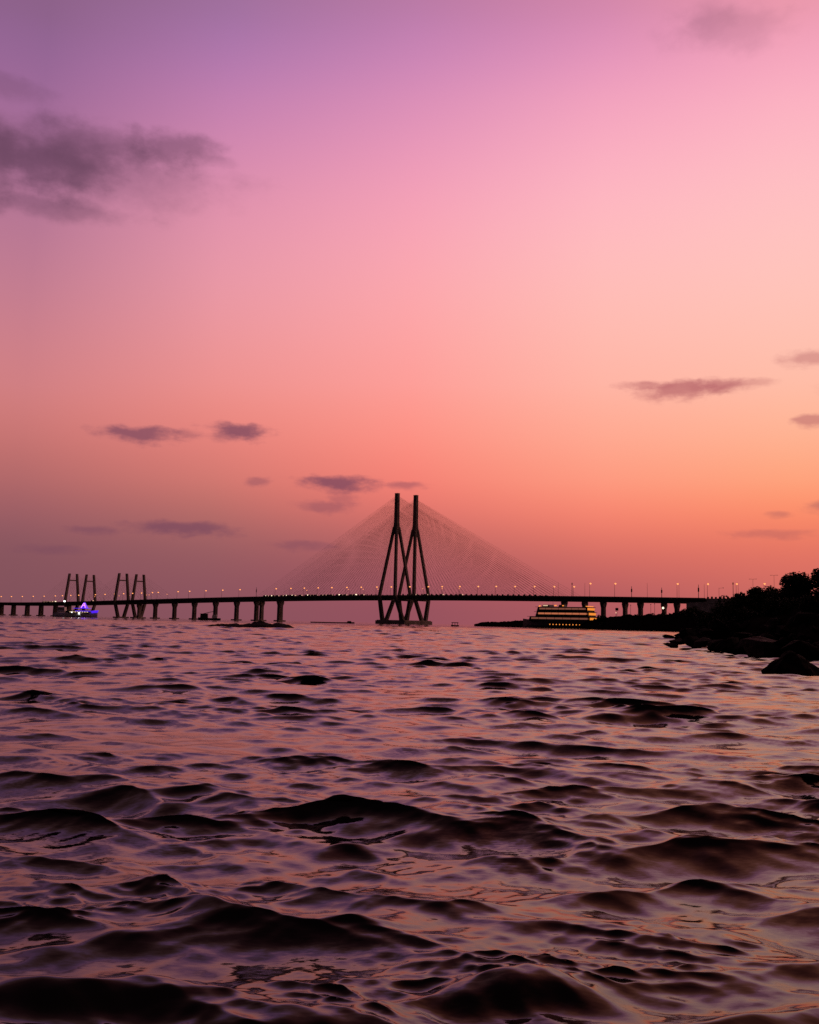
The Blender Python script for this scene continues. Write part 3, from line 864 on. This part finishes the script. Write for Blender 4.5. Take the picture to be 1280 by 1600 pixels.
def reef(name, label, pts, Y, depth_m, seed):
    # low ragged rock ridge; pts = (px, py) of its skyline, one long mesh
    rr = random.Random(seed); m = MB(); prof = []
    n = 90
    x0, x1 = pts[0][0], pts[-1][0]
    for i in range(n + 1):
        px = x0 + (x1 - x0) * i / n
        for (a, b), (c, d) in zip(pts, pts[1:]):
            if a <= px <= c:
                py = b + (d - b) * (px - a) / max(1e-6, c - a); break
        q = at(px, py, Y)
        prof.append((q.x, max(.02, q.z + .10 * (hnoise(px * .21, seed) + .5 * hnoise(px * .7, seed)) * (Y / 130))))
    J = 10
    for x, z in prof:
        for j in range(J + 1):
            u = j / J * 2 - 1
            hz = z * max(0, 1 - abs(u) ** 1.6) * (1 + .3 * hnoise(x * .8, u * 3, seed)) - .35 * abs(u) ** 3
            m.v.append((x + .3 * hnoise(x, u * 2, 9), Y + u * depth_m / 2 * (1 + .25 * hnoise(x * .3, seed)), hz))
    for i in range(n):
        for j in range(J):
            a = i * (J + 1) + j
            m.f.append((a, a + J + 1, a + J + 2, a + 1))
    return tag(m.build(name, M_ROCK), label, 'rocks')
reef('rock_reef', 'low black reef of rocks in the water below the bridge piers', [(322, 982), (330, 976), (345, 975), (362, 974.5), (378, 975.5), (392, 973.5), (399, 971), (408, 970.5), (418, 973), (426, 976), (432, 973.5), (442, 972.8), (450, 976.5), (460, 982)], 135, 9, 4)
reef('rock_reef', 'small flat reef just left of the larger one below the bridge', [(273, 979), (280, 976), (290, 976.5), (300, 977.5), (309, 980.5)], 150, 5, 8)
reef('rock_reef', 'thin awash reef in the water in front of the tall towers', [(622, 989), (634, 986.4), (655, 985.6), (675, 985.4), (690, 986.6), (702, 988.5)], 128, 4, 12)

# ------------------------------------------------------------------ shores
def bank(name, front, rise, crest, back, m, seed, kind='structure', label=None, cat=None):
    """strip of ground: front = shoreline points (world), rise = metres inland of the crest, crest heights, back = metres the land runs on"""
    mb = MB(); n = len(front); J = 14
    for i, (q, hz) in enumerate(zip(front, crest)):
        dirn = Vector((q.x, q.y, 0)).normalized()
        for j in range(J + 1):
            u = j / J
            s_ = u / .6 * rise if u < .6 else rise + ((u - .6) / .4) ** 2 * back
            k = min(1, u / .6)
            z = -.4 + (hz + .4) * (k ** .75) + (.28 * hz * hnoise(q.x * .35 + j * .9, q.y * .12, seed) + .12 * hz * hnoise(q.x * 1.3 + j * 2.1, q.y * .5, seed)) * min(1, u * 2)
            w = q + dirn * s_
            mb.v.append((w.x, w.y, z))
    for i in range(n - 1):
        for j in range(J):
            a = i * (J + 1) + j
            mb.f.append((a, a + J + 1, a + J + 2, a + 1))
    o = mb.build(name, m)
    return tag(o, label, cat, kind=kind)
def lerp_pts(pts, n):
    out = []
    for i in range(n + 1):
        u = i / n * (len(pts) - 1); k = min(int(u), len(pts) - 2); f = u - k
        out.append(tuple(a + (b - a) * f for a, b in zip(pts[k], pts[k + 1])))
    return out
# far spit and reclaimed shore under the bridge: (px, depth, crest py)
far_prof = [(741, 735, 975.5), (752, 730, 972.5), (770, 722, 972), (795, 715, 971.5), (812, 712, 970), (840, 708, 970), (880, 700, 970), (925, 640, 968), (950, 560, 964), (985, 520, 962), (1020, 500, 961), (1060, 480, 960), (1100, 450, 958), (1150, 400, 955), (1220, 360, 952), (1300, 330, 950), (1400, 300, 950)]
fr, cr_ = [], []
for px, Y, py in lerp_pts(far_prof, 150):
    q = at(px, 978, Y); q.z = 0
    fr.append(q); cr_.append(max(.3, at(px, py, Y + 20).z))
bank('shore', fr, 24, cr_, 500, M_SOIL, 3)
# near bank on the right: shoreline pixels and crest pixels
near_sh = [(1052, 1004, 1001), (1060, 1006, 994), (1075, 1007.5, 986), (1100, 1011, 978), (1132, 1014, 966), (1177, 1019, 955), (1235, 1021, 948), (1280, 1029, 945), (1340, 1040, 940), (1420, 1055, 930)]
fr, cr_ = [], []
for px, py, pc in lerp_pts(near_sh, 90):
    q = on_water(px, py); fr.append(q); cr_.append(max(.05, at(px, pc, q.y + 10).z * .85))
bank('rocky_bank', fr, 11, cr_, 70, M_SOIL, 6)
NEAR = fr

rr = random.Random(5)
# boulders of the revetment, from the water up the slope
k = 0
GR = 'boulders along the right bank'
spots = []
for px, py, w, h in [(1045.5, 996, 17, 7), (1051, 1009, 22, 8), (1064, 1003, 26, 15), (1082, 1004, 30, 20), (1101, 1006, 30, 22), (1121, 1009, 34, 22), (1143, 1011, 42, 26), (1165, 1012, 40, 26), (1190, 1012, 60, 32), (1222, 1014, 58, 30), (1252, 1017, 54, 30), (1276, 1022, 40, 30),
                     (1076, 990, 26, 20), (1098, 988, 32, 22), (1122, 985, 36, 26), (1150, 988, 44, 30), (1180, 985, 44, 30), (1212, 982, 50, 34), (1246, 980, 54, 36), (1274, 990, 44, 34), (1262, 957, 44, 26), (1232, 962, 40, 26)]:
    spots.append((px, py, w, h))
row1, row2 = 0, 0
for i, (px, py, w, h) in enumerate(spots):
    yb = py + h / 2
    if i < 12:
        q = on_water(px, min(max(yb, 990), 1032)); Yd = q.y + .6
        row1 += 1
        lab = 'small black rock poking from the water off the right bank tip' if i == 0 else 'low black rock at the outer tip of the right bank' if i == 1 else f'dark boulder at the waterline of the right bank, {nth(row1 - 2)} from its left tip'
    elif i < 20:
        Yd = on_water(px, 1016).y + 5; row2 += 1
        lab = f'dark boulder halfway up the right bank, {nth(row2)} from the left'
    else:
        Yd = on_water(px, 1016).y + 8.5
        lab = 'boulder with a lit face high on the right bank under the tallest bushes' if i == 20 else 'dark boulder high on the right bank left of the lit one'
    c = at(px, py, Yd)
    mm = M_LITROCK if i in (20, 8) else M_ROCK
    if i == 8: lab = 'long boulder with lit streaks sloping to the water on the right bank'
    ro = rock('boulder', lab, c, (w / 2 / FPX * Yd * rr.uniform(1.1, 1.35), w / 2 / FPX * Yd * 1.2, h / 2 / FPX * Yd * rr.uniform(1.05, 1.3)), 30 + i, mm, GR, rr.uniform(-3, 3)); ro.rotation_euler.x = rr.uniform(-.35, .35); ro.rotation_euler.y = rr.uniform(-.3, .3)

for k in range(70):
    px = rr.uniform(1058, 1300); u = rr.random()
    sh = min(NEAR, key=lambda q: abs(q.x / q.y - ray(px, 1010).x / ray(px, 1010).y))
    hz = np.interp(px, [1058, 1100, 1180, 1300], [.5, 1.0, 1.6, 1.9])
    dirn = sh.normalized()
    c = sh + dirn * (u * 8 + .2); c.z = hz * u ** .8 + .05
    w = rr.uniform(.22, .62) * (.55 + .45 * min(1, (px - 1040) / 80))
    ro = rock('boulder', 'small dark stone wedged among the larger boulders of the right bank', c, (w * rr.uniform(.9, 1.5), w, w * rr.uniform(.6, .9)), 200 + k, M_ROCK, GR, rr.uniform(-3, 3), 1)
    ro.rotation_euler.x = rr.uniform(-.5, .5)

# ------------------------------------------------------------------ bushes and trees
def leafy(name, label, cat, loc, w, h, seed, n=2600, leaf=.13, group=None, trunk=True, lobes=9, m=M_LEAF, lob=None):
    q = random.Random(seed)
    o = thing(name, label, cat, loc, 0, group)
    lob = [(q.uniform(-.34, .34) * w, q.uniform(-.3, .3) * w, h * q.uniform(.38, .8), q.uniform(.17, .27) * min(w, h * 1.2)) for _ in range(lobes)]
    lob.append((0, 0, h * .5, .33 * min(w, h)))
    mb = MB()
    for i in range(n):
        a, b, c, r_ = lob[q.randrange(len(lob))]
        d = Vector((q.gauss(0, 1), q.gauss(0, 1), q.gauss(0, 1))).normalized() * r_ * (q.random() ** .35) * q.uniform(.9, 1.12)
        ctr = Vector((a, b, max(.05 * h, c + d.z * .95))) + Vector((d.x, d.y, 0))
        ux = Vector((q.gauss(0, 1), q.gauss(0, 1), q.gauss(0, .6))).normalized()
        uy = ux.cross(Vector((q.gauss(0, 1), q.gauss(0, 1), q.gauss(0, 1))).normalized()).normalized()
        s_ = leaf * q.uniform(.6, 1.5)
        mb.add([ctr - ux * s_, ctr - uy * s_ * .5, ctr + ux * s_, ctr + uy * s_ * .5], [(0, 1, 2, 3)])
    # low skirt of leaves so the bush meets the ground
    for i in range(n // 4):
        th = q.uniform(0, 6.28); rd = w * .42 * math.sqrt(q.random())
        ctr = Vector((math.cos(th) * rd, math.sin(th) * rd, q.uniform(0, h * .4)))
        ux = Vector((q.gauss(0, 1), q.gauss(0, 1), q.gauss(0, .6))).normalized(); uy = ux.cross(Vector((0.1, .2, 1))).normalized()
        s_ = leaf * q.uniform(.7, 1.6)
        mb.add([ctr - ux * s_, ctr - uy * s_ * .5, ctr + ux * s_, ctr + uy * s_ * .5], [(0, 1, 2, 3)])
    mb.build('crown', m, o)
    tb = MB(); tb.tube([(0, 0, -.4), (.03 * w, 0, h * .25), (.0, .02 * w, h * .55)], [.05 * h, .04 * h, .015 * h], 7)
    for a, b, c, r_ in lob[:6]:
        tb.tube([(.02 * w, 0, h * .22), (a * .55, b * .55, c * .65), (a, b, c)], [.025 * h, .018 * h, .006 * h], 5)
    tb.build('trunk', M_BARK, o)
    return o
GB = 'bushes on the right bank'
# (px centre, py top, py base, px width, extra depth behind the shoreline, label)
BUSH = [
    (1150, 936, 985, 60, 16, 'low dark bush at the left end of the right bank thicket'),
    (1116, 956, 990, 56, 15, 'lowest spreading bush over the tip of the right bank'),
    (1176, 924, 975, 54, 17, 'dark bush just below the left double-armed lamp post'),
    (1194, 916, 970, 54, 18, 'round-topped bush under the last tall lamp'),
    (1212, 915, 965, 50, 20, 'narrow bush at the foot of the right double-armed lamp post'),
    (1238, 894, 970, 52, 18, 'tall rounded dark bush, highest hump fully inside the view'),
    (1258, 893, 960, 44, 21, 'dark bush filling in right behind the highest hump'),
    (1292, 885, 970, 46, 16, 'tall tree cut by the right edge of the view'),
    (1225, 935, 985, 60, 11, 'broad low bush in front of the highest hump'),
    (1180, 950, 992, 60, 11, 'broad low bush on the slope below the last tall lamp'),
    (1268, 935, 985, 50, 10, 'low bush above the lit boulder at the right edge'),
    (1138, 962, 996, 46, 9, 'small bush low on the slope of the right bank'),
]
for i, (px, pt, pbm, pw, ex, lab) in enumerate(BUSH):
    sh = min(NEAR, key=lambda q: abs(math.atan2(q.x, q.y) - math.atan2(ray(px, 960).x, ray(px, 960).y)))
    Yd = sh.y + ex
    b = at(px, pbm, Yd); tp = at(px, pt - (4 if ex > 13 else 0), Yd)
    b.z = min(b.z, 1.2)
    leafy('tree' if i == 7 else 'bush', lab, 'tree' if i == 7 else 'bush', b, pw * 1.12 / FPX * Yd, (tp.z - b.z) * 1.04, 100 + i, 5600, .078, GB)
# scrub far away along the reclaimed shore
FAR = [(948, 962, 26), (966, 962.5, 24), (984, 961, 26), (1002, 961, 24), (1022, 959.5, 28), (1046, 957, 30), (1066, 952, 22), (1082, 945.5, 22), (1097, 958.5, 26), (1118, 959, 30), (1068, 962, 30), (1100, 964, 34)]
for i, (px, pt, pw) in enumerate(FAR):
    Yd = 590 - (px - 948) * .75
    tp = at(px, pt, Yd); b = Vector((tp.x, Yd, 2.0))
    lab = 'rounded bush beneath the end of the bridge deck' if px == 1082 else f'{nth(i + 1 if i < 8 else i)} distant scrub bush from the ship along the shore under the bridge'
    leafy('bush', lab, 'bush', b, pw * 1.25 / FPX * Yd, max(2.5, tp.z - 2.0), 300 + i, 1300, .55, 'distant scrub along the far shore', m=M_DRY if i in (2, 3, 4, 5) else M_LEAF)

# small fixtures on the far shore
def shore_light(px, py, Y, r_, mt, label):
    q = at(px, py, Y)
    o = thing('shore_lamp', label, 'lamp post', (q.x, Y, 2.0))
    MB().tube([(0, 0, 0), (0, 0, q.z - 2.0)], [.14, .09], 6).build('pole', M_STEEL, o)
    MB().ball((0, -.3, q.z - 2.0), r_, 8, 6).build('lamp_head', mt, o)
shore_light(1036, 950, 560, .6, M_HEAD, 'bright warm light on a post under the bridge near its shore end')
shore_light(962.5, 957.5, 600, .35, M_HEAD_DIM, 'small white light low on the shore just right of the ship')
q = at(964, 952, 600)
o = thing('notice_board', 'small dark board on a post just right of the ship', 'sign', (q.x, 600, 2.0))
MB().tube([(0, 0, 0), (0, 0, q.z - 1)], .12, 6).build('post', M_STEEL, o)
MB().box((0, 0, q.z - 2), (1.8, .2, 1.6)).build('board', M_STEEL, o)
for i, (px, pt, lab) in enumerate([(985.5, 945, 'thin mast on the shore seen between two bridge piers'), (1017, 944, 'thin mast left of the pair standing under the deck'), (1023, 943, 'slightly thicker mast above the shore fence under the deck')]):
    q = at(px, pt, 620)
    o = thing('thin_mast', lab, 'mast', (q.x, 620, 2.0))
    MB().tube([(0, 0, 0), (0, 0, q.z - 2)], [.16, .08], 6).build('pole', M_STEEL, o)
    MB().box((0, 0, q.z - 2.2), (.5, .3, .5)).build('cap', M_STEEL, o)
a_, b_ = at(1014, 960, 545), at(1048, 960, 535)
fo = thing('shore_fence', 'pale low fence of boards on the shore beneath the bridge', 'fence', ((a_.x + b_.x) / 2, 540, 0))
m = MB()
for k in range(24):
    x = (k / 23 - .5) * (b_.x - a_.x)
    m.box((x, 0, 4.2), (.36, .1, 8.2 + .5 * math.sin(k * 2.1)))
m.build('boards', M_PALE, fo)
